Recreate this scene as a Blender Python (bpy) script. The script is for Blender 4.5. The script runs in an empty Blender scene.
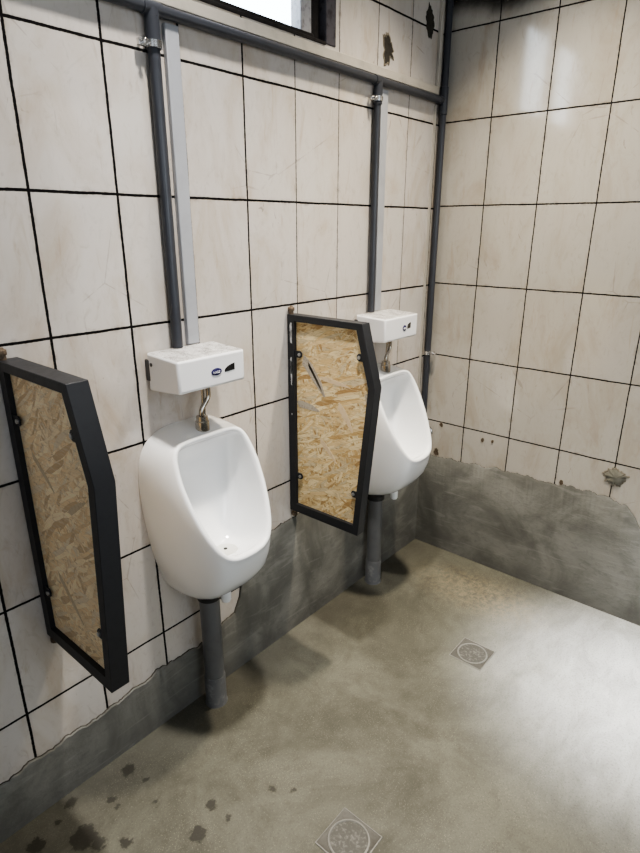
import bpy, bmesh, math, random
from mathutils import Vector, Matrix, noise

random.seed(7)
SC = bpy.context.scene
COL = SC.collection
PI = math.pi


# ------------------------------------------------------------------ node helpers
class NT:
    def __init__(self, name):
        self.mat = bpy.data.materials.new(name)
        self.mat.use_nodes = True
        self.t = self.mat.node_tree
        self.t.nodes.clear()
        self.out = self.t.nodes.new('ShaderNodeOutputMaterial')
        self.co = self.t.nodes.new('ShaderNodeTexCoord').outputs['Object']

    def n(self, kind):
        return self.t.nodes.new(kind)

    def put(self, sock, v):
        if isinstance(v, bpy.types.NodeSocket):
            self.t.links.new(v, sock)
        elif isinstance(v, (tuple, list)):
            if len(sock.default_value) == 4 and len(v) == 3:
                v = tuple(v) + (1.0,)
            sock.default_value = v
        else:
            sock.default_value = v

    def m(self, op, a, b=None, c=None, clamp=False):
        n = self.n('ShaderNodeMath')
        n.operation = op
        n.use_clamp = clamp
        for i, v in enumerate((a, b, c)):
            if v is not None:
                self.put(n.inputs[i], v)
        return n.outputs[0]

    def ramp01(self, v, a, b, lo=0.0, hi=1.0):
        n = self.n('ShaderNodeMapRange')
        n.interpolation_type = 'SMOOTHSTEP'
        self.put(n.inputs['Value'], v)
        n.inputs['From Min'].default_value = a
        n.inputs['From Max'].default_value = b
        n.inputs['To Min'].default_value = lo
        n.inputs['To Max'].default_value = hi
        return n.outputs[0]

    def mix(self, f, a, b, mode='MIX'):
        n = self.n('ShaderNodeMix')
        n.data_type = 'RGBA'
        n.blend_type = mode
        self.put(n.inputs[0], f)
        self.put(n.inputs[6], a)
        self.put(n.inputs[7], b)
        return n.outputs[2]

    def noise(self, scale=5.0, detail=4.0, rough=0.55, vec=None, dist=0.0):
        n = self.n('ShaderNodeTexNoise')
        n.inputs['Scale'].default_value = scale
        n.inputs['Detail'].default_value = detail
        n.inputs['Roughness'].default_value = rough
        n.inputs['Distortion'].default_value = dist
        self.put(n.inputs['Vector'], vec if vec is not None else self.co)
        return n.outputs['Fac']

    def voro(self, scale, vec=None, feature='F1', rnd=1.0):
        n = self.n('ShaderNodeTexVoronoi')
        n.feature = feature
        n.inputs['Scale'].default_value = scale
        n.inputs['Randomness'].default_value = rnd
        self.put(n.inputs['Vector'], vec if vec is not None else self.co)
        return n

    def mapping(self, loc=(0, 0, 0), rot=(0, 0, 0), scale=(1, 1, 1), vec=None):
        n = self.n('ShaderNodeMapping')
        n.inputs['Location'].default_value = loc
        n.inputs['Rotation'].default_value = rot
        n.inputs['Scale'].default_value = scale
        self.put(n.inputs['Vector'], vec if vec is not None else self.co)
        return n.outputs[0]

    def xyz(self, vec=None):
        n = self.n('ShaderNodeSeparateXYZ')
        self.put(n.inputs[0], vec if vec is not None else self.co)
        return n.outputs

    def comb(self, x, y, z):
        n = self.n('ShaderNodeCombineXYZ')
        for i, v in enumerate((x, y, z)):
            self.put(n.inputs[i], v)
        return n.outputs[0]

    def white(self, vec):
        n = self.n('ShaderNodeTexWhiteNoise')
        n.noise_dimensions = '3D'
        self.put(n.inputs['Vector'], vec)
        return n.outputs['Value']

    def bump(self, h, strength=0.3, dist=0.002):
        n = self.n('ShaderNodeBump')
        n.inputs['Strength'].default_value = strength
        n.inputs['Distance'].default_value = dist
        self.put(n.inputs['Height'], h)
        return n.outputs[0]

    def bsdf(self, color, rough=0.5, metal=0.0, normal=None, coat=0.0, spec=0.5):
        b = self.n('ShaderNodeBsdfPrincipled')
        self.put(b.inputs['Base Color'], color)
        self.put(b.inputs['Roughness'], rough)
        self.put(b.inputs['Metallic'], metal)
        b.inputs['Coat Weight'].default_value = coat
        b.inputs['Coat Roughness'].default_value = 0.06
        self.put(b.inputs['Specular IOR Level'], spec)
        if normal is not None:
            self.t.links.new(normal, b.inputs['Normal'])
        self.t.links.new(b.outputs[0], self.out.inputs[0])
        return self.mat


# ------------------------------------------------------------------ materials
def tile_material(name, axis, u0, tw, z0, th, base, warm, sign=1.0):
    N = NT(name)
    w1 = N.m('MULTIPLY', N.m('SUBTRACT', N.noise(9.0, 2.0), 0.5), 0.0035)
    s = N.xyz()
    a = N.m('ADD', s[axis], w1)
    z = N.m('ADD', s[2], w1)
    u = N.m('DIVIDE', N.m('SUBTRACT', a, u0), tw)
    v = N.m('DIVIDE', N.m('SUBTRACT', z, z0), th)

    def edge(q, size):
        f = N.m('FRACT', q)
        return N.m('MULTIPLY', N.m('MINIMUM', f, N.m('SUBTRACT', 1.0, f)), size)
    du = edge(u, tw)
    dv = edge(v, th)
    jit = N.m('MULTIPLY', N.m('SUBTRACT', N.noise(90.0, 3.0, 0.7), 0.5), 0.0026)
    if axis == 0:   # the joints get thinner towards the corner
        gu = N.ramp01(s[0], -1.15, -0.75, 0.0032, 0.0014)
    else:
        gu = 0.0021
    gv = 0.0031 if axis == 0 else 0.0025
    mu = N.ramp01(N.m('SUBTRACT', N.m('ADD', du, jit), gu), -0.0006, 0.0008, 1.0, 0.0)
    mv = N.ramp01(N.m('SUBTRACT', N.m('ADD', dv, jit), gv), -0.0006, 0.0008, 1.0, 0.0)
    grout = N.m('MAXIMUM', mu, mv)
    tid = N.comb(N.m('FLOOR', u), N.m('FLOOR', v), 3.7)
    r = N.white(tid)
    off = N.n('ShaderNodeVectorMath')
    off.operation = 'ADD'
    N.put(off.inputs[0], N.co)
    N.put(off.inputs[1], N.comb(N.m('MULTIPLY', r, 7.0), N.m('MULTIPLY', r, 3.0), N.m('MULTIPLY', r, 11.0)))
    ov = off.outputs[0]
    col = N.mix(N.ramp01(N.noise(7.0, 5.0, 0.6, N.mapping(scale=(1, 1, 0.45), vec=ov), 1.0), 0.42, 0.78), base, warm)
    col = N.mix(N.m('MULTIPLY', N.ramp01(N.noise(34.0, 6.0, 0.7, N.mapping(scale=(1, 1, 0.5), vec=ov), 1.5), 0.5, 0.75), 0.35), col,
                tuple(c * 0.72 for c in warm))
    col = N.mix(N.m('MULTIPLY', N.m('SUBTRACT', r, 0.25), 0.16), col, tuple(c * 0.6 for c in base))
    # brown veining streaks
    st = N.noise(11.0, 4.0, 0.6, N.mapping(rot=(0.35, 0.35, 0), scale=(2.6, 2.6, 0.55), vec=ov), 0.8)
    col = N.mix(N.m('MULTIPLY', N.ramp01(st, 0.60, 0.74), 0.40), col, (0.36, 0.28, 0.20))
    # hairline cracks
    cr = N.voro(4.2, N.mapping(loc=(1.3, 0.2, 0.4), vec=N.co), 'DISTANCE_TO_EDGE').outputs['Distance']
    crm = N.m('MULTIPLY', N.ramp01(N.m('ADD', cr, N.m('MULTIPLY', N.noise(20.0), 0.05)), 0.026, 0.031, 1.0, 0.0),
              N.ramp01(N.noise(3.0, 2.0, 0.5, N.mapping(loc=(4, 2, 1))), 0.50, 0.60))
    col = N.mix(N.m('MULTIPLY', crm, 0.30), col, (0.16, 0.13, 0.11))
    # scuffs and black dirt
    sc = N.noise(42.0, 5.0, 0.65, N.mapping(rot=(0.5, 0.6, 0), scale=(1.0, 1.0, 0.35)), 2.0)
    scm = N.m('MULTIPLY', N.ramp01(sc, 0.63, 0.71), N.ramp01(N.noise(5.0, 2.0), 0.50, 0.66))
    col = N.mix(N.m('MULTIPLY', scm, 0.6), col, (0.13, 0.105, 0.085))
    # grime next to the joints
    ed = N.m('MINIMUM', du, dv)
    gr = N.m('MULTIPLY', N.ramp01(ed, 0.003, 0.013, 1.0, 0.0), N.ramp01(N.noise(26.0, 4.0, 0.6), 0.5, 0.72))
    col = N.mix(N.m('MULTIPLY', gr, 0.45), col, (0.16, 0.125, 0.10))
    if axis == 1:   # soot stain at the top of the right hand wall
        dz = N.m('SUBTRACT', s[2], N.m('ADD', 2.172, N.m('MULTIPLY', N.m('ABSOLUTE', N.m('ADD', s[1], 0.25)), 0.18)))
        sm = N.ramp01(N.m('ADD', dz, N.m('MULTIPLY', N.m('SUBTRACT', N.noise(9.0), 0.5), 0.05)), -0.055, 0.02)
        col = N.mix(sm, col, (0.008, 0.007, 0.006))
    col = N.mix(grout, col, (0.012, 0.011, 0.011))
    rough = N.m('ADD', 0.03, N.m('MULTIPLY', N.noise(14.0, 4.0, 0.6), 0.12))
    rough = N.m('MAXIMUM', rough, N.m('MULTIPLY', grout, 0.9))
    h = N.m('SUBTRACT', N.m('MULTIPLY', N.noise(8.0, 2.0), 0.05), N.m('MULTIPLY', grout, 0.7))
    return N.bsdf(col, rough, 0.0, N.bump(h, 0.3, 0.003), spec=N.m('MULTIPLY', N.m('SUBTRACT', 1.0, grout), 0.8))


def plaster_material():
    N = NT('cement_render')
    a = N.noise(4.0, 6.0, 0.62, None, 0.6)
    b = N.noise(26.0, 5.0, 0.65, N.mapping(rot=(0, 0.4, 0.2), scale=(1, 1, 2.2)), 1.0)
    col = N.mix(N.ramp01(a, 0.35, 0.68), (0.098, 0.097, 0.085), (0.205, 0.203, 0.182))
    col = N.mix(N.m('MULTIPLY', N.ramp01(b, 0.45, 0.72), 0.45), col, (0.10, 0.098, 0.09))
    z = N.xyz()[2]
    foot_dark = N.ramp01(N.m('ADD', z, N.m('MULTIPLY', N.m('SUBTRACT', N.noise(8.0), 0.5), 0.12)), 0.01, 0.13, 1.0, 0.0)  # render gets darker towards the floor
    col = N.mix(N.m('MULTIPLY', foot_dark, 0.35), col, (0.075, 0.072, 0.066))
    sw = N.noise(7.0, 3.0, 0.5, N.mapping(rot=(0.7, 0.7, 0), scale=(0.7, 0.7, 5.0)), 1.4)
    col = N.mix(N.m('MULTIPLY', N.ramp01(sw, 0.56, 0.74), 0.18), col, (0.36, 0.355, 0.33))
    h = N.m('ADD', N.m('MULTIPLY', b, 0.6), N.m('MULTIPLY', N.noise(160.0, 3.0, 0.6), 0.5))
    return N.bsdf(col, 0.78, 0.0, N.bump(h, 0.35, 0.004))


def floor_material():
    N = NT('concrete_floor')
    s = N.xyz()
    a = N.noise(2.4, 9.0, 0.70, None, 0.5)
    col = N.mix(N.ramp01(a, 0.34, 0.68), (0.066, 0.064, 0.048), (0.130, 0.127, 0.100))
    b = N.noise(9.0, 6.0, 0.66, None, 0.8)
    col = N.mix(N.m('MULTIPLY', N.ramp01(b, 0.45, 0.72), 0.4), col, (0.048, 0.045, 0.034))
    # pool of light painted pale into the open floor, broken up by swirls
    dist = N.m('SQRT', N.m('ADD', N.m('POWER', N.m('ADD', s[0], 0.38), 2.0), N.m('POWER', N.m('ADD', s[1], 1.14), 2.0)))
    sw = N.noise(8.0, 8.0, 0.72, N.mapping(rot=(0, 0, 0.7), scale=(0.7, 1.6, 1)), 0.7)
    light_pool = N.m('MULTIPLY', N.ramp01(dist, 0.05, 0.74, 1.0, 0.0), N.ramp01(sw, 0.20, 0.75, 0.45, 1.0))
    col = N.mix(N.m('MULTIPLY', light_pool, 0.85), col, (0.56, 0.565, 0.56))
    # tan sand near the right hand wall
    sd = N.m('SQRT', N.m('ADD', N.m('POWER', N.m('MULTIPLY', N.m('ADD', s[0], 0.22), 1.5), 2.0), N.m('POWER', N.m('MULTIPLY', N.m('ADD', s[1], 0.44), 0.75), 2.0)))
    sand = N.m('MULTIPLY', N.ramp01(sd, 0.05, 0.30, 1.0, 0.0), N.ramp01(N.noise(44.0, 7.0, 0.8), 0.38, 0.62))
    col = N.mix(N.m('MULTIPLY', sand, 0.45), col, (0.30, 0.245, 0.155))
    # aggregate speckle
    sp = N.voro(210.0).outputs['Distance']
    spm = N.m('MULTIPLY', N.ramp01(sp, 0.10, 0.24, 1.0, 0.0), N.ramp01(N.noise(7.0, 3.0), 0.42, 0.62))
    col = N.mix(N.m('MULTIPLY', spm, 0.30), col, (0.50, 0.45, 0.34))
    dk = N.noise(170.0, 5.0, 0.75)
    col = N.mix(N.m('MULTIPLY', N.ramp01(dk, 0.50, 0.70), 0.55), col, (0.05, 0.046, 0.035))
    lt = N.noise(190.0, 3.0, 0.7, N.mapping(loc=(3, 1, 2)))
    col = N.mix(N.m('MULTIPLY', N.ramp01(lt, 0.56, 0.72), 0.30), col, (0.32, 0.30, 0.24))
    # darker band along the left hand wall
    dl = N.m('ADD', s[1], N.m('MULTIPLY', N.m('SUBTRACT', N.noise(6.0, 4.0), 0.5), 0.18))
    col = N.mix(N.m('MULTIPLY', N.ramp01(dl, -0.22, -0.03), 0.40), col, (0.075, 0.07, 0.058))
    # dark wet drips
    spots = [(-1.634, -.068, .026), (-1.789, -.038, .020), (-1.813, -.151, .045), (-1.797, -.195, .026), (-1.748, -.245, .018),
             (-1.546, -.330, .020), (-1.621, -.363, .030), (-1.619, -.128, .010), (-1.834, -.064, .012), (-1.41, -.421, .012),
             (-1.373, -.464, .010), (-1.713, -.113, .013), (-1.711, -.140, .010), (-1.635, -.21, .009), (-1.544, -.39, .010),
             (-1.90, -.083, .03)]
    nz = N.m('MULTIPLY', N.m('SUBTRACT', N.noise(55.0, 5.0, 0.65), 0.5), 0.050)
    wet = None
    for x, y, r in spots:
        d = N.m('SQRT', N.m('ADD', N.m('POWER', N.m('SUBTRACT', s[0], x), 2.0), N.m('POWER', N.m('SUBTRACT', s[1], y), 2.0)))
        d = N.m('SUBTRACT', d, r * .72)
        wet = d if wet is None else N.m('MINIMUM', wet, d)
    wm = N.ramp01(N.m('ADD', wet, nz), -0.005, 0.004, 1.0, 0.0)
    col = N.mix(N.m('MULTIPLY', wm, 0.85), col, (0.022, 0.020, 0.015))
    rough = N.m('SUBTRACT', N.m('ADD', 0.50, N.m('MULTIPLY', b, 0.3)), N.m('MULTIPLY', wm, 0.15))
    h = N.m('ADD', N.m('MULTIPLY', b, 0.7), N.m('MULTIPLY', N.noise(150.0, 4.0, 0.65), 0.6))
    return N.bsdf(col, rough, 0.0, N.bump(h, 0.35, 0.004), spec=0.4)


def osb_material(name, seed, tone, calm=0.0):
    N = NT(name)
    pal = [(0.63, 0.44, 0.235), (0.50, 0.32, 0.145), (0.74, 0.59, 0.39), (0.64, 0.47, 0.28), (0.36, 0.21, 0.09), (0.56, 0.45, 0.32)]
    pal = [tuple(c * t for c, t in zip(p, tone)) for p in pal]

    def strands(angle, sx, sz, loc):
        warp = N.n('ShaderNodeVectorMath')
        warp.operation = 'ADD'
        nn = N.n('ShaderNodeTexNoise')
        nn.inputs['Scale'].default_value = 9.0
        N.put(nn.inputs['Vector'], N.co)
        sub = N.n('ShaderNodeVectorMath')
        sub.operation = 'SCALE'
        N.put(sub.inputs[0], nn.outputs['Color'])
        sub.inputs['Scale'].default_value = 0.02
        N.put(warp.inputs[0], N.co)
        N.put(warp.inputs[1], sub.outputs[0])
        v = N.mapping(loc=loc, rot=(angle, 0, 0), vec=warp.outputs[0])
        v = N.mapping(scale=(1, sx, sz), vec=v)
        vo = N.voro(1.0, v, 'F1', 1.0)
        sep = N.n('ShaderNodeSeparateColor')
        N.put(sep.inputs[0], vo.outputs['Color'])
        gv = N.mapping(scale=(1, 3.0, 1), vec=v)
        grain = N.noise(3.2, 5.0, 0.7, N.mapping(scale=(1, 0.5, 5.0), vec=v))
        rp = N.n('ShaderNodeValToRGB')
        rp.color_ramp.interpolation = 'CONSTANT'
        el = rp.color_ramp.elements
        el[0].position, el[0].color = 0.0, pal[0] + (1,)
        el[1].position, el[1].color = 0.18, pal[1] + (1,)
        for p, c in ((0.3, pal[2]), (0.52, pal[3]), (0.72, pal[4]), (0.80, pal[5]), (0.92, pal[2])):
            e = el.new(p)
            e.color = c + (1,)
        N.put(rp.inputs[0], sep.outputs[0])
        c = N.mix(N.m('MULTIPLY', N.ramp01(grain, 0.42, 0.72), 0.38), rp.outputs[0], tuple(q * 0.5 for q in pal[1]))
        de = N.voro(1.0, v, 'DISTANCE_TO_EDGE').outputs['Distance']
        c = N.mix(N.ramp01(de, 0.005, 0.05, 0.36, 0.0), c, tuple(q * 0.45 for q in pal[4]))
        return c, sep.outputs[1]
    c, _ = strands(0.5 + seed, 22, 120, (0.1 * seed, 0.3, 0.1))
    for k, (an, sx, sz) in enumerate(((-0.55, 18, 105), (1.15, 26, 140), (0.05, 15, 90), (-1.2, 34, 150), (0.7, 19, 110), (0.28, 14, 95))):
        c2, sel = strands(an + seed * 0.3, sx, sz, (0.37 * k, 0.21 * k + seed, 0.13 * k))
        c = N.mix(N.ramp01(sel, 0.60, 0.61), c, c2)
    for an, mul in ((0.55 + seed, 0.30), (-0.7 + seed, 0.26), (1.35 + seed, 0.22)):
        fb = N.noise(1.0, 5.0, 0.68, N.mapping(rot=(an, 0, 0), scale=(1, 26, 210)), 0.35)
        c = N.mix(N.m('MULTIPLY', N.ramp01(fb, 0.53, 0.66), mul), c, (0.23, 0.135, 0.06))
        fc = N.noise(1.0, 4.0, 0.6, N.mapping(loc=(0, 3.3, 1.7), rot=(an + 0.4, 0, 0), scale=(1, 20, 170)), 0.35)
        c = N.mix(N.m('MULTIPLY', N.ramp01(fc, 0.55, 0.68), mul * 1.3), c, tuple(min(0.9, q * 1.18) for q in pal[2]))
    # small dark flecks
    fl = N.noise(75.0, 4.0, 0.65, N.mapping(rot=(0.6, 0, 0), scale=(1, 0.45, 1.6)))
    c = N.mix(N.m('MULTIPLY', N.ramp01(fl, 0.59, 0.69), 0.6), c, (0.19, 0.10, 0.04))
    big = N.noise(6.0, 3.0)
    c = N.mix(N.m('MULTIPLY', N.ramp01(big, 0.5, 0.7), 0.25), c, (0.30, 0.18, 0.08))
    if calm:
        c = N.mix(calm, c, tuple(q * t for q, t in zip((0.60, 0.45, 0.27), tone)))
    return N.bsdf(c, 0.62, 0.0, N.bump(fl, 0.25, 0.002))


def plain(name, color, rough=0.5, metal=0.0, var=0.0, vscale=30.0, coat=0.0, bump=0.0, dark=None, spec=0.5):
    N = NT(name)
    c = color
    nz = N.noise(vscale, 4.0, 0.6)
    if var:
        c = N.mix(N.m('MULTIPLY', N.ramp01(nz, 0.45, 0.75), var), color, dark if dark else tuple(q * 0.45 for q in color))
    r = N.m('ADD', rough, N.m('MULTIPLY', N.m('SUBTRACT', nz, 0.5), 0.12), None, True)
    nrm = N.bump(nz, bump, 0.002) if bump else None
    return N.bsdf(c, r, metal, nrm, coat, spec)


def dusty_white():
    N = NT('white_plastic_with_dust')
    g = N.n('ShaderNodeNewGeometry')
    up = N.ramp01(N.xyz(g.outputs['Normal'])[2], 0.6, 0.95)
    sp = N.noise(150.0, 3.0, 0.6)
    spb = N.noise(420.0, 2.0, 0.6)
    film = N.noise(30.0, 5.0, 0.7)
    c = N.mix(N.m('MULTIPLY', up, N.ramp01(film, 0.3, 0.75, 0.45, 0.95)), (0.76, 0.765, 0.78), (0.17, 0.163, 0.150))
    c = N.mix(N.m('MULTIPLY', up, N.m('MULTIPLY', N.m('MAXIMUM', N.ramp01(sp, 0.61, 0.66), N.ramp01(spb, 0.60, 0.66)), 0.95)), c, (0.022, 0.020, 0.017))
    return N.bsdf(c, N.m('ADD', 0.22, N.m('MULTIPLY', up, 0.4)), 0.0)


def glass_material():
    N = NT('window_glass')
    tr = N.n('ShaderNodeBsdfTransparent')
    tr.inputs[0].default_value = (0.96, 0.98, 1.0, 1)
    gl = N.n('ShaderNodeBsdfGlossy')
    gl.inputs['Roughness'].default_value = 0.03
    mx = N.n('ShaderNodeMixShader')
    dirt = N.ramp01(N.noise(30.0, 4.0), 0.5, 0.8, 0.05, 0.10)
    N.put(mx.inputs[0], dirt)
    N.t.links.new(tr.outputs[0], mx.inputs[1])
    N.t.links.new(gl.outputs[0], mx.inputs[2])
    N.t.links.new(mx.outputs[0], N.out.inputs[0])
    return N.mat


TW, TH = 0.2, 0.3014
ROW0 = 2.1218
M = {}
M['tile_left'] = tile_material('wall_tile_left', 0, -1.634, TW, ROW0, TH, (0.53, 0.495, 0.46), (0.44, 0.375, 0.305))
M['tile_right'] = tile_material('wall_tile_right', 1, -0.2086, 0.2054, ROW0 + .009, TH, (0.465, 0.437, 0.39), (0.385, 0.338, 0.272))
M['plaster'] = plaster_material()
M['crust_shade'] = plain('crumbled_edge_shaded', (0.045, 0.038, 0.030), 0.95, 0, 0.8, 120.0, bump=0.6, dark=(0.085, 0.075, 0.06))  # crumbled rim, with the shadow gap above it put into the dark colour
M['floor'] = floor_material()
M['ceiling'] = plain('sooty_ceiling', (0.16, 0.15, 0.14), 0.9, 0, 0.4, 3.0)
M['backwall'] = plain('painted_back_wall', (0.24, 0.235, 0.225), 0.7, 0, 0.2, 3.0)
M['osb1'] = osb_material('strand_board_pale', 0.9, (1.58, 1.66, 1.74), 0.36)
M['osb2'] = osb_material('strand_board_warm', 0.15, (1.08, 1.12, 1.02))
M['frame'] = plain('black_painted_steel', (0.021, 0.022, 0.025), 0.45, 0.0, 0.25, 60.0, bump=0.06, spec=0.3)
M['scrape'] = plain('bare_scraped_steel', (0.55, 0.56, 0.58), 0.5, 0.2, 0.5, 220.0, dark=(0.03, 0.03, 0.03))
M['rust'] = plain('rusty_steel', (0.13, 0.095, 0.065), 0.7, 0.4, 0.8, 90.0, bump=0.4, dark=(0.05, 0.032, 0.022))
M['bolt'] = plain('zinc_bolt', (0.50, 0.50, 0.50), 0.35, 0.9, 0.4, 150.0)
M['greychip'] = plain('weathered_wood_strand', (0.42, 0.37, 0.30), 0.75, 0, 0.7, 160.0, dark=(0.17, 0.145, 0.11))
M['palechip'] = plain('pale_wood_strand', (0.66, 0.52, 0.34), 0.7, 0, 0.5, 120.0, dark=(0.45, 0.31, 0.17))
M['ceramic'] = plain('white_vitreous_china', (0.80, 0.81, 0.82), 0.07, 0, 0.06, 9.0, coat=0.4, dark=(0.66, 0.65, 0.60))
M['strainer'] = plain('white_drain_plastic', (0.56, 0.56, 0.53), 0.3)
M['dark'] = plain('black_hole', (0.006, 0.006, 0.006), 0.6)
M['rubber'] = plain('black_rubber', (0.014, 0.014, 0.014), 0.6)
M['pvc'] = plain('grey_plastic_pipe', (0.115, 0.118, 0.122), 0.38, 0, 0.35, 26.0, dark=(0.07, 0.07, 0.072))
M['pvcold'] = plain('scuffed_pipe_socket', (0.115, 0.118, 0.122), 0.5, 0, 0.6, 48.0, dark=(0.25, 0.25, 0.25))
M['pipe'] = plain('dark_grey_pipe', (0.040, 0.043, 0.052), 0.30, 0, 0.3, 18.0, dark=(0.025, 0.025, 0.03), spec=0.4)
M['trunk'] = plain('pale_grey_trunking', (0.34, 0.35, 0.375), 0.35, 0, 0.2, 12.0)
M['trunkwarm'] = plain('beige_trunking', (0.42, 0.39, 0.34), 0.45, 0, 0.35, 14.0)
M['box'] = dusty_white()
M['grey'] = plain('dark_plastic', (0.05, 0.05, 0.055), 0.4)
M['sensor'] = plain('black_sensor_glass', (0.004, 0.004, 0.005), 0.08, coat=1.0)
M['navy'] = plain('navy_enamel', (0.022, 0.020, 0.085), 0.25)
M['white'] = plain('white_ink', (0.75, 0.75, 0.80), 0.5)
M['chrome'] = plain('tarnished_chrome', (0.50, 0.47, 0.42), 0.20, 1.0, 0.6, 45.0, dark=(0.21, 0.185, 0.15))
M['zinc'] = plain('bright_galvanised', (0.72, 0.72, 0.72), 0.25, 1.0, 0.5, 90.0, dark=(0.10, 0.10, 0.10))
M['winframe'] = plain('dark_flaking_paint', (0.016, 0.014, 0.014), 0.7, 0, 0.8, 50.0, bump=0.5, dark=(0.006, 0.005, 0.005), spec=0.2)
M['jamb'] = plain('worn_grey_paint', (0.065, 0.061, 0.070), 0.8, 0, 0.9, 42.0, bump=0.6, dark=(0.02, 0.018, 0.02), spec=0.2)
M['stile'] = plain('weathered_pale_paint', (0.36, 0.355, 0.37), 0.7, 0, 0.8, 55.0, bump=0.5, dark=(0.13, 0.12, 0.125))
M['glass'] = glass_material()
M['drainmetal'] = plain('worn_drain_metal', (0.075, 0.072, 0.062), 0.6, 0.2, 0.8, 110.0, bump=0.3, dark=(0.055, 0.05, 0.042))
M['draincover'] = plain('cement_smeared_drain_cover', (0.06, 0.058, 0.05), 0.6, 0.15, 0.9, 130.0, bump=0.5, dark=(0.17, 0.165, 0.148))
M['drainrim'] = plain('pale_drain_rim', (0.19, 0.186, 0.17), 0.5, 0.3, 0.4, 90.0)
M['hole'] = plain('broken_brick_hole', (0.028, 0.024, 0.018), 0.95, 0, 0.8, 80.0, bump=0.8, dark=(0.012, 0.01, 0.008))
M['mortar'] = plain('grey_mortar', (0.165, 0.16, 0.13), 0.9, 0, 0.6, 70.0, bump=0.8, dark=(0.11, 0.10, 0.08))
M['mortarpale'] = plain('pale_chipped_mortar', (0.20, 0.175, 0.135), 0.9, 0, 0.7, 80.0, bump=0.8, dark=(0.12, 0.10, 0.07))


# ------------------------------------------------------------------ mesh helpers
class MB:
    def __init__(self):
        self.v, self.f, self.mi = [], [], []

    def add(self, verts, faces, mi=0):
        o = len(self.v)
        self.v += [tuple(p) for p in verts]
        self.f += [tuple(i + o for i in f) for f in faces]
        self.mi += [mi] * len(faces)
        return self

    def box(self, lo, hi, mi=0):
        (a, b, c), (d, e, f) = lo, hi
        vs = [(a, b, c), (d, b, c), (d, e, c), (a, e, c), (a, b, f), (d, b, f), (d, e, f), (a, e, f)]
        return self.add(vs, [(3, 2, 1, 0), (4, 5, 6, 7), (0, 1, 5, 4), (1, 2, 6, 5), (2, 3, 7, 6), (3, 0, 4, 7)], mi)

    def rings(self, rs, cap0=True, cap1=True, mi=0):
        n = len(rs[0])
        vs = [p for r in rs for p in r]
        fs = []
        for k in range(len(rs) - 1):
            for i in range(n):
                j = (i + 1) % n
                fs.append((k * n + i, k * n + j, (k + 1) * n + j, (k + 1) * n + i))
        if cap0:
            fs.append(tuple(range(n - 1, -1, -1)))
        if cap1:
            fs.append(tuple((len(rs) - 1) * n + i for i in range(n)))
        return self.add(vs, fs, mi)

    def lathe(self, prof, base=(0, 0, 0), axis=(0, 0, 1), seg=32, cap0=True, cap1=True, mi=0):
        z = Vector(axis).normalized()
        x = z.orthogonal().normalized()
        y = z.cross(x)
        b = Vector(base)
        rs = [[b + z * h + (x * math.cos(t) + y * math.sin(t)) * r for t in (2 * PI * i / seg for i in range(seg))] for r, h in prof]
        return self.rings(rs, cap0, cap1, mi)

    def tube(self, pts, r, seg=16, mi=0):
        pts = [Vector(p) for p in pts]
        rr = r if isinstance(r, (list, tuple)) else [r] * len(pts)
        t0 = (pts[1] - pts[0]).normalized()
        x = t0.orthogonal().normalized()
        rs = []
        for i, p in enumerate(pts):
            t = (pts[min(i + 1, len(pts) - 1)] - pts[max(i - 1, 0)]).normalized()
            x = (x - t * x.dot(t)).normalized()
            y = t.cross(x)
            rs.append([p + (x * math.cos(a) + y * math.sin(a)) * rr[i] for a in (2 * PI * k / seg for k in range(seg))])
        return self.rings(rs, True, True, mi)

    def prism(self, poly, axis, a, b, mi=0):
        """poly: 2D points in the plane normal to axis (0: (y,z), 1: (x,z), 2: (x,y)), extruded from a to b"""
        def P(p, d):
            return {0: (d, p[0], p[1]), 1: (p[0], d, p[1]), 2: (p[0], p[1], d)}[axis]
        return self.rings([[P(p, a) for p in poly], [P(p, b) for p in poly]], True, True, mi)

    def build(self, name, mats, parent=None, bevel=0.0, smooth=35, sub=0, seg=2):
        me = bpy.data.meshes.new(name)
        me.from_pydata(self.v, [], self.f)
        if not isinstance(mats, (list, tuple)):
            mats = [mats]
        for m in mats:
            me.materials.append(m)
        bm = bmesh.new()
        bm.from_mesh(me)
        for f, i in zip(bm.faces, self.mi):
            f.material_index = i
        bmesh.ops.recalc_face_normals(bm, faces=bm.faces)
        bm.to_mesh(me)
        bm.free()
        if smooth:
            me.shade_smooth()
            me.set_sharp_from_angle(angle=math.radians(smooth))
        o = bpy.data.objects.new(name, me)
        COL.objects.link(o)
        if parent is not None:
            o.parent = parent
        if bevel:
            b = o.modifiers.new('bevel', 'BEVEL')
            b.width = bevel
            b.segments = seg
            b.limit_method = 'ANGLE'
            b.angle_limit = math.radians(40)
            b.harden_normals = False
        if sub:
            s = o.modifiers.new('subdivision', 'SUBSURF')
            s.levels = s.render_levels = sub
        return o


def thing(name, label, cat, loc=(0, 0, 0), group=None):
    o = bpy.data.objects.new(name, None)
    o.empty_display_size = 0.05
    COL.objects.link(o)
    o.location = loc
    return tag(o, label, cat, group)


def tag(o, label, cat, group=None):
    o['label'] = label
    o['category'] = cat
    if group:
        o['group'] = group
    return o


def structure(o):
    o['kind'] = 'structure'
    return o


def dup(root, loc, label):
    r = root.copy()
    COL.objects.link(r)
    r.location = loc
    r['label'] = label
    for ch in [c for c in root.children]:
        c = ch.copy()
        COL.objects.link(c)
        c.parent = r
        for g in ch.children:
            d = g.copy()
            COL.objects.link(d)
            d.parent = c
    return r


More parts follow.
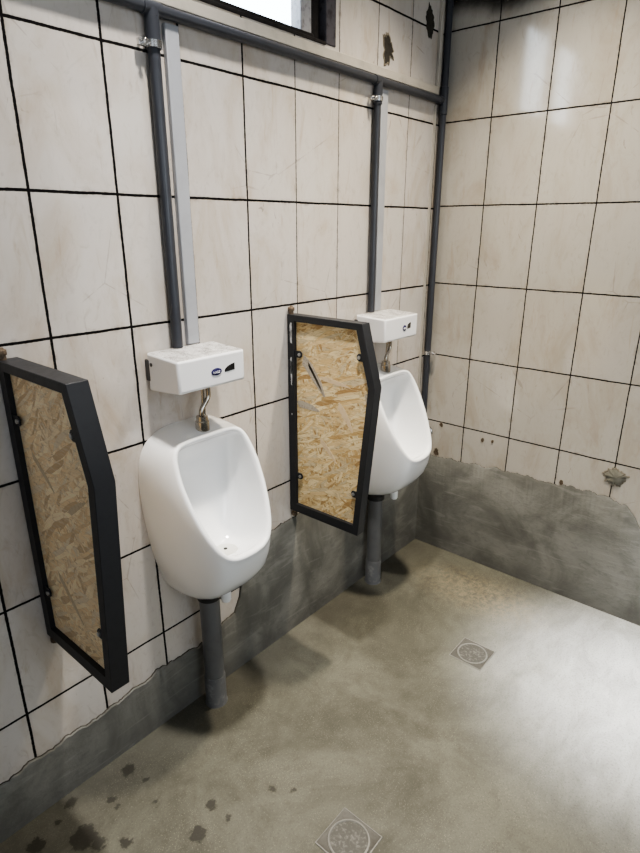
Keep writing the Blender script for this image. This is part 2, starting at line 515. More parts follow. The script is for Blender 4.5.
def spline(pts, n):
    """Catmull-Rom through pts (tuples), n samples, ends mirrored in the first coordinate"""
    P = [Vector(p) for p in pts]
    def mir(v):
        w = v.copy()
        w[0] = -w[0]
        return w
    Q = [mir(P[1])] + P + [mir(P[-2])]
    out = []
    for i in range(n):
        t = i / (n - 1) * (len(P) - 1)
        k = min(int(t), len(P) - 2)
        f = t - k
        a, b, c, d = Q[k], Q[k + 1], Q[k + 2], Q[k + 3]
        out.append(0.5 * ((2 * b) + (c - a) * f + (2 * a - 5 * b + 4 * c - d) * f * f + (3 * b - a - 3 * c + d) * f ** 3))
    return out


def closed(half):
    """half profile from top centre to bottom centre (x >= 0) -> closed loop"""
    return [v.copy() for v in half] + [Vector((-v[0],) + tuple(v[1:])) for v in half[-2:0:-1]]


def smooth_path(pts, n=8):
    P = [Vector(p) for p in pts]
    Q = [P[0] * 2 - P[1]] + P + [P[-1] * 2 - P[-2]]
    out = []
    for k in range(len(P) - 1):
        a, b, c, d = Q[k:k + 4]
        for i in range(n):
            f = i / n
            out.append(0.5 * ((2 * b) + (c - a) * f + (2 * a - 5 * b + 4 * c - d) * f * f + (3 * b - a - 3 * c + d) * f ** 3))
    out.append(P[-1])
    return out


# ------------------------------------------------------------------ room shell
X0, Y0, ZC = -3.0, -2.7, 2.8          # extents of the part of the room that is built
WX0, WX1, WZ0, WZ1 = -1.75, -0.655, 1.957, 2.40   # window opening
T = 0.14
mb = MB()
mb.box((X0, 0, -.05), (WX0, T, ZC))
mb.box((WX1, 0, -.05), (T, T, ZC))
mb.box((WX0, 0, -.05), (WX1, T, WZ0))
mb.box((WX0, 0, WZ1), (WX1, T, ZC))
wl = structure(mb.build('wall_left', M['tile_left'], smooth=0))
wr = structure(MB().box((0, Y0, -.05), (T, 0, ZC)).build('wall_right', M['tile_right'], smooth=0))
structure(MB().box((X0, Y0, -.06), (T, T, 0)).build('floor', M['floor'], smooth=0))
structure(MB().box((X0, Y0, ZC), (T, T, ZC + .06)).build('ceiling', M['ceiling'], smooth=0))


structure(MB().box((X0, Y0 - .1, -.05), (T, Y0, ZC)).build('wall_back', M['backwall'], smooth=0))
structure(MB().box((X0 - .1, Y0 - .1, -.05), (X0, T, ZC)).build('wall_near', M['backwall'], smooth=0))


def band(name, axis, tops, thick, seed):
    """rough cement render along the foot of a wall; tops = [(coord, height)]"""
    pts = []
    for (a, za), (b, zb) in zip(tops[:-1], tops[1:]):
        n = max(2, int(abs(b - a) / 0.006), int(abs(zb - za) / 0.008))
        for i in range(n):
            f = i / n
            u = a + (b - a) * f
            z = za + (zb - za) * f
            k = noise.noise(Vector((u * 26, seed, 0.3))) * 0.011 + noise.noise(Vector((u * 95, seed, 1.3))) * 0.006
            pts.append((u, z + k))
    pts.append(tops[-1])
    m = MB()
    rows = [(1.0, 0.0), (1.0, thick * 0.55), (0.985, thick), (0.5, thick), (0.0, thick * 1.1)]
    vs, fs = [], []
    for u, z in pts:
        for g, d in rows:
            p = (u, -d, z * g) if axis == 0 else (-d, u, z * g)
            vs.append(p)
    R = len(rows)
    for i in range(len(pts) - 1):
        for r in range(R - 1):
            fs.append((i * R + r, i * R + r + 1, (i + 1) * R + r + 1, (i + 1) * R + r))
    m.add(vs, fs)
    m.mi = [1 if k % (R - 1) == 0 else 0 for k in range(len(fs))]
    return structure(m.build(name, [M['plaster'], M['crust_shade']], smooth=50))


band('baseboard_left', 0, [(X0, .165), (-1.93, .166), (-1.847, .172), (-1.64, .178), (-1.456, .202), (-1.31, .192), (-1.22, .215), (-1.165, .237),
                           (-1.14, .285), (-1.125, .36), (-1.07, .44), (-.97, .463), (-.84, .472), (-.5, .462), (0, .455)], .008, 2.0)
band('baseboard_right', 1, [(0, .453), (-.08, .453), (-.21, .464), (-.417, .480), (-.605, .481), (-.80, .490), (-.883, .474), (-.925, .425), (-.955, .380),
                            (-1.0, .345), (-1.2, .31), (Y0, .30)], .008, 5.0)


def blob(parent, name, axis, pts, mats, seed, inner=None, bulge=0.006):
    """irregular broken patch on a wall: outer chipped ring and a core"""
    m = MB()
    cx = sum(p[0] for p in pts) / len(pts)
    cz = sum(p[1] for p in pts) / len(pts)
    loop = []
    n = len(pts)
    for i in range(n):
        a, b = pts[i], pts[(i + 1) % n]
        for k in range(5):
            f = k / 5
            u, z = a[0] + (b[0] - a[0]) * f, a[1] + (b[1] - a[1]) * f
            q = 1 + 0.38 * noise.noise(Vector((u * 130, z * 130, seed)))
            loop.append((cx + (u - cx) * q, cz + (z - cz) * q))
    def P(u, z, d):
        return (u, -d, z) if axis == 0 else (-d, u, z)
    def sc(k, d):
        return [P(cx + (u - cx) * k, cz + (z - cz) * k, d * (1 + .4 * noise.noise(Vector((u * 60, z * 60, seed + k))))) for u, z in loop]
    m.rings([sc(1.0, 0.0005), sc(0.93, 0.0030)], False, False, 0)
    m.rings([sc(0.93, 0.0030), sc(0.84, 0.0020)], False, False, 0)
    m.rings([sc(0.84, 0.0020), sc(0.6, bulge), sc(0.2, bulge * 1.1)], False, True, 1)
    return m.build(name, mats, parent, smooth=40)


blob(wl, 'broken_hole', 0, [(-.405, 1.975), (-.405, 2.035), (-.395, 2.050), (-.372, 2.048), (-.362, 2.03), (-.350, 2.02), (-.345, 1.98), (-.365, 1.985), (-.37, 1.955), (-.398, 1.957)],
     [M['mortarpale'], M['hole']], 1.0, bulge=0.002)
blob(wl, 'broken_hole', 0, [(-.150, 2.12), (-.152, 2.155), (-.135, 2.19), (-.118, 2.178), (-.098, 2.165), (-.092, 2.13), (-.11, 2.095), (-.128, 2.085)],
     [M['hole'], M['hole']], 3.0, bulge=0.002)
blob(wr, 'mortar_patch', 1, [(-.785, .575), (-.805, .597), (-.83, .605), (-.85, .600), (-.872, .585), (-.868, .562), (-.852, .54), (-.825, .535), (-.803, .548)],
     [M['mortarpale'], M['mortar']], 6.0, bulge=0.007)
for (y, z, s, sd) in [(-.085, .478, .02, 2), (-.30, .588, .011, 4), (-.345, .592, .008, 5), (-.10, .612, .012, 8), (-.645, .493, .012, 9)]:
    blob(wr, 'chipped_spot', 1, [(y + s * math.cos(a) * .7, z + s * math.sin(a)) for a in [k * PI / 4 for k in range(8)]], [M['mortarpale'], M['rust']], sd, bulge=0.002)

# window: opening right under the ceiling with a sash, seen from below
FZ = WZ0 + .020
win = structure(MB().box((WX0, .012, WZ0), (WX0 + .05, .07, WZ1)).box((WX1 - .085, .022, WZ0), (WX1 - .044, .07, WZ1))
                .box((WX0 + .05, .010, WZ0), (WX1 - .085, .07, FZ)).box((WX0 + .05, .010, WZ1 - .04), (WX1 - .085, .07, WZ1))
                .build('window_1', M['winframe'], bevel=.003))
MB().box((WX1 - .046, -.003, WZ0), (WX1 + .001, .060, WZ1)).build('window_jamb', M['jamb'], win, bevel=.003)
MB().box((WX0, -.004, WZ0 - .003), (WX1 - .046, .011, WZ0 + .006)).build('window_sill', M['winframe'], win, bevel=.002)
MB().box((WX1 - .130, .020, FZ), (WX1 - .084, .060, WZ1 - .039)).build('sash_stile', M['stile'], win, bevel=.003)
MB().box((-1.19, .020, FZ), (-1.12, .060, WZ1 - .039)).build('sash_stile', M['stile'], win, bevel=.003)
MB().box((WX0 + .049, .034, FZ - .001), (-1.19, .038, WZ1 - .039)).build('window_pane', M['glass'], win, smooth=0)
MB().box((-1.12, .034, FZ - .001), (WX1 - .130, .038, WZ1 - .039)).build('window_pane', M['glass'], win, smooth=0)

# thin tile trim strip in the corner beside the corner pipe
structure(MB().box((-.058, -.004, .47), (-.044, .001, 1.885)).build('trim_1', M['trunkwarm'], bevel=.001))

# ------------------------------------------------------------------ pipes and trunking
HZ, HY, HR = 1.901, -.017, .0128
U1, U2 = -1.302, -.42                      # urinal centre lines
P1X, P2X = -1.315, -.451
pn = thing('water_pipe', 'dark grey plastic pipe run under the window, with drops to both urinals', 'pipe', (0, 0, 0))
MB().tube([(X0, HY, HZ), (-.045, HY, HZ)], HR, 24).build('horizontal_pipe', M['pipe'], pn)
for px, r in ((P1X, .0140), (P2X, .0125)):
    MB().tube([(px, -.016, HZ), (px, -.016, 1.1525)], r, 24).build('drop_pipe', M['pipe'], pn)
    t = MB()
    t.lathe([(HR + .0005, -.024), (HR + .0022, -.023), (HR + .0022, .023), (HR + .0005, .024)], (px, HY, HZ), (1, 0, 0), 24)
    t.lathe([(r + .0005, -.070), (r + .0028, -.068), (r + .0028, 0)], (px, HY, HZ), (0, 0, 1), 24)
    t.build('tee_fitting', M['pipe'], pn)
cx, cy = -.024, -.020
MB().tube([(cx, cy, .645), (cx, cy, ZC - .001)], .0128, 24).build('corner_pipe', M['pipe'], pn)
t = MB()
t.lathe([(.0132, -.048), (.0155, -.046), (.0155, .046), (.0132, .048)], (cx, cy, HZ), (0, 0, 1), 24)
t.lathe([(HR + .0005, -.035), (HR + .002, -.034), (HR + .002, 0)], (cx, HY, HZ), (1, 0, 0), 24)
t.build('tee_fitting', M['pipe'], pn)


def trunking(lo, hi, mat, label):
    m = MB()
    m.box(lo, hi)
    o = m.build('cable_trunking', mat, bevel=.002)
    return tag(o, label, 'trunking', 'plastic cable trunking on the wall')


trunking((X0, -.013, 1.9180), (-.050, -.0002, 1.9450), M['trunkwarm'], 'long pale horizontal trunking strip lying on top of the dark pipe under the window')
trunking((-1.278, -.014, 1.1525), (-1.241, -.0002, 1.884), M['trunk'], 'pale grey vertical trunking strip down to the left flush box, nearest the camera')
trunking((-.421, -.012, 1.1525), (-.382, -.0002, 1.884), M['trunk'], 'pale grey vertical trunking strip down to the right flush box, near the corner')
trunking((-.062, -.012, 1.9455), (-.042, -.0002, ZC - .001), M['trunkwarm'], 'short pale vertical trunking strip in the upper corner above the dark pipe')


def clamp(p, axis_r, label, wall):
    c = thing('pipe_clamp', label, 'pipe clamp', p, 'metal pipe clamps')
    m = MB()
    r = axis_r
    rs = []
    for (ro, h) in ((r + .0005, -.008), (r + .003, -.007), (r + .003, .007), (r + .0005, .008)):
        rs.append((ro, h))
    m.lathe(rs, (0, 0, 0), (0, 0, 1), 24, False, False)
    m.build('band', M['zinc'], c)
    s = MB()
    d = Vector((-1, 0, 0)) if wall == 'l' else Vector((0, -1, 0))
    s.box(tuple(d * (r + .012) + Vector((-.011, -.005, -.007))), tuple(d * (r + .012) + Vector((.011, .005, .007))))
    s.tube([d * (r + .012) + Vector((0, -.013, 0)), d * (r + .012) + Vector((0, .014, 0))], .0035, 10)
    s.lathe([(.006, 0), (.006, .005)], tuple(d * (r + .012) + Vector((0, -.013, 0))), (0, -1, 0), 6)
    s.build('screw_lug', M['zinc'], c, bevel=.0008)
    return c


clamp((P1X, -.016, 1.832), .0168, 'small shiny metal clamp at the top of the left vertical pipe', 'l')
clamp((P2X, -.016, 1.848), .0153, 'small shiny metal clamp at the top of the middle vertical pipe', 'l')
clamp((cx, cy, .932), .0128, 'thin metal clamp ring low on the corner pipe', 'r')

# ------------------------------------------------------------------ urinals
NH = 41
wall_half = [(0, .945), (.050, .944), (.095, .934), (.128, .912), (.148, .880), (.157, .84), (.160, .78), (.156, .71), (.147, .63), (.134, .56), (.118, .50), (.099, .457), (.076, .430), (.045, .416), (0, .412)]


def rim_y(z):
    return -.093 - .5 * (.93 - z)


rim_half = [(w, rim_y(z), z) for w, z in ((0, .9285), (.050, .9285), (.088, .9255), (.113, .914), (.127, .892), (.134, .860), (.1365, .825), (.1345, .79), (.130, .755), (.123, .721),
                                         (.1125, .686), (.097, .652), (.076, .628), (.050, .616), (.024, .612), (0, .611))]
WL = closed([Vector((v[0], 0, v[1])) for v in spline(wall_half, NH)])
RL = closed(spline(rim_half, NH))
ZB = .40


def loc(v):
    return (v[0], v[1], v[2] - ZB)


ctr = Vector((0, 0, 0))
for v in RL:
    ctr += v / len(RL)
rings = [[loc(v) for v in WL]]
for s in (0.04, .15, .3, .45, .6, .75, .88, .96):
    ring = []
    for a, c in zip(WL, RL):
        b = min(1, max(0, (c[2] - .61) / .318))           # 0 at the bottom, 1 at the top
        lower = (1 - b)
        ctl = Vector((a[0] * 1.0 if abs(a[0]) > abs(c[0]) else c[0], c[1] * (0.62 + .33 * lower), a[2] * .82 + c[2] * .18 if b < .5 else a[2] * .75 + c[2] * .25))
        if b < .15:
            ctl = ctl.lerp(Vector((a[0], -.232, .437)), (.15 - b) / .15 * .9)
        if b > .93:
            ctl[2] = a[2]
        p = a * (1 - s) ** 2 + ctl * (2 * s * (1 - s)) + c * s * s
        ring.append(loc(p))
    rings.append(ring)
nrm = Vector((0, -.87, .50))               # the way the rim faces


def rim_ring(inset, fwd):
    out = []
    n = len(RL)
    for i, v in enumerate(RL):
        tan = (RL[(i + 1) % n] - RL[i - 1]).normalized()
        inw = nrm.cross(tan)
        if inw.dot(ctr - v) < 0:
            inw = -inw
        inw = inw.normalized()
        out.append(v + inw * inset + nrm * fwd)
    return out


for ins, fw in ((0.000, .000), (.0025, .0042), (.0065, .0062), (.0105, .0058), (.0145, .0030), (.0170, -.003)):
    rings.append([loc(v) for v in rim_ring(ins, fw)])
IN = rim_ring(.0178, -.008)
DC = Vector((0, -.148, .586))
DN = 2 * NH - 2
for s in (0, .07, .15, .24, .34, .44, .54, .64, .74, .83, .91, 1.0):
    ring = []
    for i, v in enumerate(IN):
        b = min(1, max(0, (v[2] - .60) / .32))
        ang = 2 * PI * i / DN
        d = DC + Vector((math.sin(ang) * .03, math.cos(ang) * .03, 0))
        c1 = Vector((v[0] * .97, v[1] * (1 - .86 * b ** .6), v[2] - .03 + .012 * b))
        c2 = Vector((v[0] * .80, -.195 + .165 * b ** .5, .584 + .05 * b))
        p = v * (1 - s) ** 3 + c1 * 3 * s * (1 - s) ** 2 + c2 * 3 * s * s * (1 - s) + d * s ** 3
        ring.append(loc(p))
    rings.append(ring)


def urinal(x, label):
    r = thing('urinal', label, 'urinal', (x, -.0005, ZB), 'white ceramic urinals')
    m = MB()
    m.rings(rings, True, True)
    m.build('bowl', M['ceramic'], r, smooth=60)
    k = MB()
    k.lathe([(.034, -.001), (.034, .004), (.031, .007), (.012, .0095), (.006, .0095)], tuple(Vector(loc(DC))), (0, 0, 1), 32)
    k.build('drain_strainer', M['strainer'], r)
    h = MB()
    h.lathe([(.0055, 0), (.0055, .0012)], tuple(Vector(loc(DC)) + Vector((-.002, -.0, .0095))), (0, 0, 1), 16)
    h.build('drain_hole', M['dark'], r)
    g = MB()
    g.lathe([(.005, 0), (.0125, .004), (.0155, .012), (.016, .05)], (0, -.135, .412 - ZB), (0, 0, 1), 24)
    g.build('outlet_nub', M['ceramic'], r)
    return r


urinal(U1, 'white ceramic urinal between the two board partitions, left and nearest the camera')
urinal(U2, 'white ceramic urinal in the corner, half hidden behind the far board partition')

wp = thing('waste_pipe', 'grey plastic waste pipe from floor to the left urinal, nearest the camera', 'waste pipe', (U1 - .004, -.060, 0), 'grey waste pipes under the urinals')
MB().lathe([(.0305, .10), (.0305, .400)], seg=32).build('pipe', M['pvc'], wp)
MB().lathe([(.036, 0), (.0335, .004), (.0335, .104), (.0325, .108), (.0305, .108)], seg=32).build('pipe_socket', M['pvcold'], wp)
MB().lathe([(.0325, .394), (.0355, .396), (.0355, .413), (.033, .416)], seg=32).build('rubber_seal', M['rubber'], wp)
dup(wp, (U2 - .012, -.055, 0), 'grey plastic waste pipe from floor to the corner urinal behind the far partition')

# ------------------------------------------------------------------ flush sensor boxes
BW, BY0, BY1, BZ0, BZ1 = .1075, -.006, -.136, 1.056, 1.147


def flush_box(x, label, kind):
    r = thing('flush_sensor_box', label, 'flush sensor', (x, 0, BZ0), 'white flush sensor boxes')
    h = BZ1 - BZ0
    m = MB()
    back = [(-BW + .001, BY0, -.006), (BW - .001, BY0, -.006), (BW - .001, BY0, h + .004), (-BW + .001, BY0, h + .004)]
    front = [(-BW, BY1, .006), (BW, BY1, .006), (BW, BY1, h - .002), (-BW, BY1, h - .002)]
    m.rings([back, front], True, True)
    m.build('cover', M['box'], r, bevel=.007, seg=4)
    MB().box((-BW - .001, BY0 - .010, .022), (BW - .012, -.0003, h - .014)).build('back_plate', M['grey'], r, bevel=.002)
    sc = MB()
    sc.lathe([(.005, 0), (.005, .006)], (-BW + .005, -.026, .066), (-1, 0, 0), 12)
    sc.build('fixing_screw', M['grey'], r)
    b = MB()
    yb = BY1 + .0004
    ovx, ovz = (.017, .0095) if kind == 0 else (.012, .0105)
    bx = .010 if kind == 0 else .018
    def oval(cx, cz, rx, rz, y):
        return [(cx + rx * math.cos(t), y, cz + rz * math.sin(t)) for t in (2 * PI * i / 32 for i in range(32))]
    bz = .0445
    b.rings([oval(bx, bz, ovx, ovz, yb), oval(bx, bz, ovx, ovz, yb - .0016), oval(bx, bz, ovx * .9, ovz * .86, yb - .0022)], True, True)
    bo = b.build('badge', M['navy'], r)
    # small white lettering on the badge: rounded strokes, only partly legible in the photograph
    L = MB()
    yl = yb - .0026
    u = .0030
    def stroke(pts):
        L.tube([(bx + px * u * ovx / .017, yl, bz + pz * u - .0008) for px, pz in pts], .00062, 6)
    stroke([(-3.9, 1.1), (-3.4, -1), (-2.9, .6), (-2.4, -1), (-1.9, 1.1)])
    stroke([(-1.4, -1), (-.7, 1.1), (0, -1)])
    stroke([(-1.1, -.3), (-.3, -.3)])
    stroke([(1.5, .9), (.8, 1), (.5, 0), (.8, -1), (1.5, -1), (1.6, -.1), (1.1, -.1)])
    stroke([(3.5, .8), (2.7, 1), (2.3, .4), (3.3, -.3), (3.1, -1), (2.2, -.9)])
    L.build('badge_lettering', M['white'], bo)
    s = MB()
    sx = .053 if kind == 0 else .047
    sz = .047 if kind == 0 else .050
    if kind == 0:
        poly = [(.018, .0115), (.006, .0095), (-.006, .0055), (-.013, .001), (-.0165, -.004), (-.015, -.0085), (.018, -.0065)]
    else:
        poly = [(.012, .012), (.002, .0095), (-.006, .006), (-.010, .000), (-.011, -.011), (.000, -.0095), (.012, -.0095)]
    s.rings([[(sx + a, yb, sz + c) for a, c in poly], [(sx + a, yb - .0012, sz + c) for a, c in poly]], True, True)
    so = s.build('sensor_window', M['sensor'], r)
    e = MB()
    e.rings([[(sx + a * 1.25 + .003, yb + .0004, sz + c * 1.25) for a, c in poly], [(sx + a * 1.25 + .003, yb - .0005, sz + c * 1.25) for a, c in poly]], True, True)
    e.build('sensor_bezel', M['box'], so)
    return r


flush_box(U1 + .003, 'white dusty flush sensor box above the left urinal, nearest the camera', 0)
flush_box(U2 - .004, 'white flush sensor box in the corner above the half hidden urinal', 1)


def flush_pipe(x, label):
    r = thing('flush_pipe', label, 'flush pipe', (x, 0, .935), 'metal flush pipes above the urinals')
    p = smooth_path([(.030, -.075, .128), (.030, -.075, .100), (.028, -.075, .082), (.010, -.075, .060), (.003, -.075, .047), (.003, -.075, .030)], 6)
    MB().tube(p, .0066, 16).build('bent_tube', M['chrome'], r)
    MB().tube([(.014, -.072, .126), (.014, -.072, .030)], .0050, 12).build('straight_tube', M['chrome'], r)
    MB().lathe([(.019, -.004), (.0195, 0), (.0185, .022), (.016, .0245), (.0155, .036), (.010, .038)], (.004, -.075, 0), seg=28).build('bell_cup', M['chrome'], r)
    n = MB()
    n.lathe([(.011, 0), (.011, .011)], (.030, -.075, .112), (0, 0, 1), 6)
    n.lathe([(.009, 0), (.009, .010)], (.014, -.072, .114), (0, 0, 1), 6)
    n.build('pipe_nut', M['chrome'], r, bevel=.0008)
    return r


fp1 = flush_pipe(U1, 'bent metal flush pipe with bell cup on top of the left urinal')
dup(fp1, (U2 - .012, 0, .935), 'bent metal flush pipe with bell cup on top of the corner urinal')

# ------------------------------------------------------------------ partitions
OUT = [(-.003, 1.190), (-.296, 1.190), (-.347, 1.005), (-.298, .508), (-.003, .505)]
INN = [(-.031, 1.170), (-.276, 1.170), (-.324, 1.003), (-.279, .540), (-.031, .536)]
BZ = .505
PT = .036


def partition(x, label, osb, kind):
    r = thing('urinal_partition', label, 'partition', (x, 0, BZ), 'board partitions between the urinals')
    PT = .043 if kind == 0 else .036
    f = MB()
    n = len(OUT)
    def q(poly, d):
        return [(d, a, b - BZ) for a, b in poly]
    # a picture-frame of square tube, open in the middle
    f.rings([q(INN, 0), q(OUT, 0), q(OUT, PT), q(INN, PT), q(INN, 0)], False, False)
    if kind == 1:
        for z0, z1, w in ((1.100, 1.165, .008), (1.118, 1.142, .004), (.975, 1.055, .006), (1.000, 1.045, .007), (.962, .980, .004), (.86, .866, .004)):
            pts = []
            k = 10
            for i in range(k + 1):
                z = z0 + (z1 - z0) * i / k
                pts.append((-.018 - w / 2 - .002 * noise.noise(Vector((z * 200, 1, 0))), z))
            for i in range(k, -1, -1):
                z = z0 + (z1 - z0) * i / k
                pts.append((-.018 + w / 2 * (1 if 0 < i < k else .2) + .002 * noise.noise(Vector((z * 200, 5, 0))), z))
            f.add([(-.0004, a, b - BZ) for a, b in pts], [tuple(range(len(pts)))], 1)
    f.build('frame', [M['frame'], M['scrape']], r, bevel=.0012, smooth=30)
    p = MB()
    mid = [((a * .985 - .004 * (1 if i in (0, 4) else -1) * 0), b) for i, (a, b) in enumerate(INN)]
    grow = [(INN[i][0] + (OUT[i][0] - INN[i][0]) * .25, INN[i][1] + (OUT[i][1] - INN[i][1]) * .25) for i in range(n)]
    p.prism([(a, b - BZ) for a, b in grow], 0, .012, .023)
    chips = []
    if kind == 1:   # some big surface strands
        chips = [((-.058, 1.062), (-.150, .944), .036, 1), ((-.078, 1.046), (-.140, .956), .009, 2), ((-.030, .903), (-.128, .892), .026, 1), ((-.205, .935), (-.262, .850), .024, 2),
                 ((-.310, .985), (-.318, .935), .014, 1), ((-.13, 1.005), (-.25, .99), .016, 2), ((-.13, .80), (-.20, .73), .018, 2)]
    else:
        chips = [((-.07, 1.0), (-.15, .93), .016, 2), ((-.20, .90), (-.28, .95), .015, 2), ((-.10, .72), (-.19, .62), .016, 2)]
    for a, b, w, mi in chips:
        a, b = Vector(a), Vector(b)
        d = (b - a).normalized()
        s = Vector((-d.y, d.x)) * w / 2
        poly = [a - s * .4, a + (b - a) * .25 - s, a + (b - a) * .7 - s * .9, b - s * .15, b + s * .2, a + (b - a) * .65 + s * .6, a + (b - a) * .12 + s]
        p.rings([[(.0118, v.x, v.y - BZ) for v in poly], [(.0112, v.x, v.y - BZ) for v in poly]], False, True, mi)
    po = p.build('board', [osb, M['greychip'], M['palechip']], r, smooth=0)
    for y, z, s in ((-.050, 1.067, 1), (-.289, 1.091, -1), (-.048, .645, 1), (-.279, .650, -1)):
        c = MB()
        poly = [(.020 * s, -.011), (-.004 * s, -.011), (-.011 * s, -.006), (-.012 * s, .004), (-.006 * s, .011), (.020 * s, .011)]
        if s == -1:
            poly = poly[::-1]
        c.prism([(y + a, z + b - BZ) for a, b in poly], 0, .0025, .006)
        # the tab is welded to the bar behind it
        co = c.build('fixing_tab', M['frame'], r, bevel=.0006)
        MB().lathe([(.0052, 0), (.0052, .0035), (.003, .0045)], (.0025, y - .002 * s, z - BZ), (-1, 0, 0), 12).build('bolt_head', M['bolt'], co)
    for z, up in ((1.190, 1), (.505, -1)):
        b = MB()
        x0 = .010 if up > 0 else .012
        b.tube([(x0, -.012, z - BZ - up * .004), (x0, -.012, z - BZ + up * .018), (x0, -.012, z - BZ + up * .026)], [.0075, .0075, .0045], 12)
        b.lathe([(.010, 0), (.0105, .003), (.0105, .010), (.009, .012)], (x0, -.012, z - BZ + (up * .010 if up > 0 else -.022)), (0, 0, 1), 8)
        b.build('wall_lug', M['rust'], r, bevel=.0008)
    return r


partition(-1.755, 'black framed strand board partition at the left edge, nearest the camera', M['osb1'], 0)
partition(-.886, 'black framed strand board partition between the two urinals, with scraped paint', M['osb2'], 1)

# ------------------------------------------------------------------ floor drains
def drain(x, y, label):
    r = thing('floor_drain', label, 'floor drain', (x, y, 0), 'square floor drains')
    h = .061
    m = MB()
    N_ = 32
    def sqr(k, z):
        out = []
        for i in range(N_):
            t = 2 * PI * i / N_ + PI / 4
            c, s = math.cos(t), math.sin(t)
            q = k / max(abs(c), abs(s))
            out.append((c * q, s * q, z))
        return out
    def cir(k, z):
        return [(math.cos(2 * PI * i / N_ + PI / 4) * k, math.sin(2 * PI * i / N_ + PI / 4) * k, z) for i in range(N_)]
    m.rings([sqr(h, .0002), sqr(h - .0005, .0022), sqr(h - .003, .0026)], False, False, 1)
    m.rings([sqr(h - .003, .0026), sqr(h - .005, .0016), cir(.053, .0014)], False, False, 0)
    m.build('drain_frame', [M['drainmetal'], M['drainrim']], r, smooth=30)
    c = MB()
    c.rings([cir(.053, .0014), cir(.0525, .0034), cir(.0490, .0038), cir(.0475, .0020)], False, False, 1)
    c.rings([cir(.0475, .0020), cir(.03, .0022), cir(.012, .0023)], False, True, 0)
    c.build('drain_cover', [M['draincover'], M['drainrim'], M['dark']], r, smooth=30)
    return r


drain(-1.384, -.662, 'square metal floor drain at the bottom edge, nearest the camera')
drain(-.569, -.592, 'square metal floor drain in mid floor, facing the far urinal')

# ------------------------------------------------------------------ angle valve at the foot of the corner pipe
v = thing('angle_valve', 'small chrome angle valve at the foot of the corner pipe, right of the corner urinal', 'valve', (cx, cy, .60))
m = MB()
m.lathe([(.013, .018), (.014, .022), (.014, .040), (.0128, .046)], (0, 0, 0), (0, 0, 1), 20)
m.tube([(0, 0, .03), (0, 0, .0), (0, -.004, -.008)], .011, 16)
m.build('valve_body', M['zinc'], v)
MB().tube(smooth_path([(0, -.006, .002), (0, -.026, -.002), (0, -.042, -.016), (0, -.046, -.034)], 5), .0075, 14).build('spout', M['zinc'], v)
MB().tube([(0, 0, .004), (.0235, 0, .004)], .006, 12).lathe([(.016, 0), (.014, .004)], (.0238, 0, .004), (-1, 0, 0), 20).build('wall_flange', M['zinc'], v)
k = MB()
k.tube([(-.004, -.004, .010), (-.014, -.022, .014)], .0045, 10)
k.box((-.026, -.030, .010), (-.006, -.022, .018))
k.build('handle', M['zinc'], v, bevel=.002)

# ------------------------------------------------------------------ light, sky, camera
W = bpy.data.worlds.new('sky')
SC.world = W
W.use_nodes = True
nt = W.node_tree
nt.nodes.clear()
o = nt.nodes.new('ShaderNodeOutputWorld')
bg = nt.nodes.new('ShaderNodeBackground')
tc = nt.nodes.new('ShaderNodeTexCoord')
sp = nt.nodes.new('ShaderNodeSeparateXYZ')
nt.links.new(tc.outputs['Generated'], sp.inputs[0])
mr = nt.nodes.new('ShaderNodeMapRange')
mr.inputs['From Min'].default_value = -0.1
mr.inputs['From Max'].default_value = 0.5
nt.links.new(sp.outputs['Z'], mr.inputs['Value'])
mx = nt.nodes.new('ShaderNodeMix')
mx.data_type = 'RGBA'
mx.inputs[6].default_value = (0.62, 0.64, 0.68, 1)
mx.inputs[7].default_value = (0.80, 0.92, 1.0, 1)
nt.links.new(mr.outputs[0], mx.inputs[0])
nt.links.new(mx.outputs[2], bg.inputs[0])
bg.inputs[1].default_value = 9.0
nt.links.new(bg.outputs[0], o.inputs[0])


def area(name, p, target, sx, sy, power, color, spread=180):
    L = bpy.data.lights.new(name, 'AREA')
    L.shape = 'RECTANGLE'
    L.size, L.size_y = sx, sy
    L.energy = power
    L.color = color
    L.spread = math.radians(spread)
    ob = bpy.data.objects.new(name, L)
    COL.objects.link(ob)
    ob.location = p
    ob.rotation_euler = (Vector(target) - Vector(p)).to_track_quat('-Z', 'Y').to_euler()
    return ob


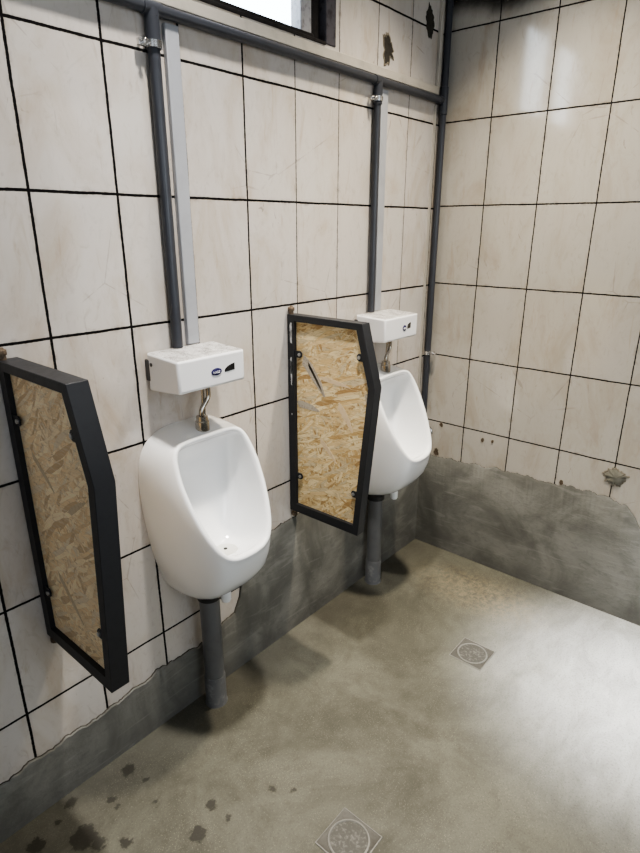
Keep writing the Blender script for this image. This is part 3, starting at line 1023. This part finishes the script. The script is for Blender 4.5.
area('fill_light', (-1.5, Y0 + .03, 1.25), (-1.3, 0, .95), 1.3, 1.9, 25, (0.84, 0.92, 1.0))  # unseen fill from behind the camera; no doorway is built
area('fill_light', (-.03, -2.15, 1.2), (-.9, -.7, .5), .8, 1.9, 5, (1.0, 0.95, 0.88))  # unseen side fill from the right, no doorway there either
area('ceiling_lamp', (-.52, -.56, 2.76), (-.52, -.52, 0), .11, .11, 15, (1.0, 0.89, 0.72), 82)
area('ceiling_lamp', (-1.34, -.52, 2.76), (-1.34, -.48, 0), .11, .11, 13, (1.0, 0.95, 0.88), 82)
area('fill_light', (X0 + .04, -1.55, 1.5), (-.9, -.2, .8), 1.0, 1.5, 9, (0.82, 0.90, 1.0))  # added cool fill for faces turned to the near wall
S = bpy.data.lights.new('pool_spot', 'SPOT')  # unseen spot added to brighten the floor at right
S.energy = 520
S.spot_size = math.radians(28)
S.spot_blend = 1.0
S.shadow_soft_size = .12
S.color = (0.96, 0.98, 1.0)
so = bpy.data.objects.new('pool_spot', S)
COL.objects.link(so)
so.location = (-.25, -2.0, 2.35)
so.rotation_euler = (Vector((-.40, -1.08, 0)) - Vector(so.location)).to_track_quat('-Z', 'Y').to_euler()

cam = bpy.data.cameras.new('camera')
cam.sensor_fit = 'HORIZONTAL'
cam.sensor_width = 36
cam.lens = 574.104 / 640 * 36
cam.clip_start = .01
co = bpy.data.objects.new('camera', cam)
COL.objects.link(co)
yaw, pitch, roll = .865, -.336, .002
fw = Vector((math.sin(yaw) * math.cos(pitch), math.cos(yaw) * math.cos(pitch), math.sin(pitch)))
ri = Vector((math.cos(yaw), -math.sin(yaw), 0))
up = ri.cross(fw)
r2 = ri * math.cos(roll) + up * math.sin(roll)
u2 = -ri * math.sin(roll) + up * math.cos(roll)
mt = Matrix((r2, u2, -fw)).transposed().to_4x4()
mt.translation = Vector((-2.2052, -1.2644, 1.452))
co.matrix_world = mt
SC.camera = co
SC.view_settings.view_transform = 'AgX'
SC.view_settings.look = 'AgX - Medium High Contrast'
SC.view_settings.exposure = 0.27
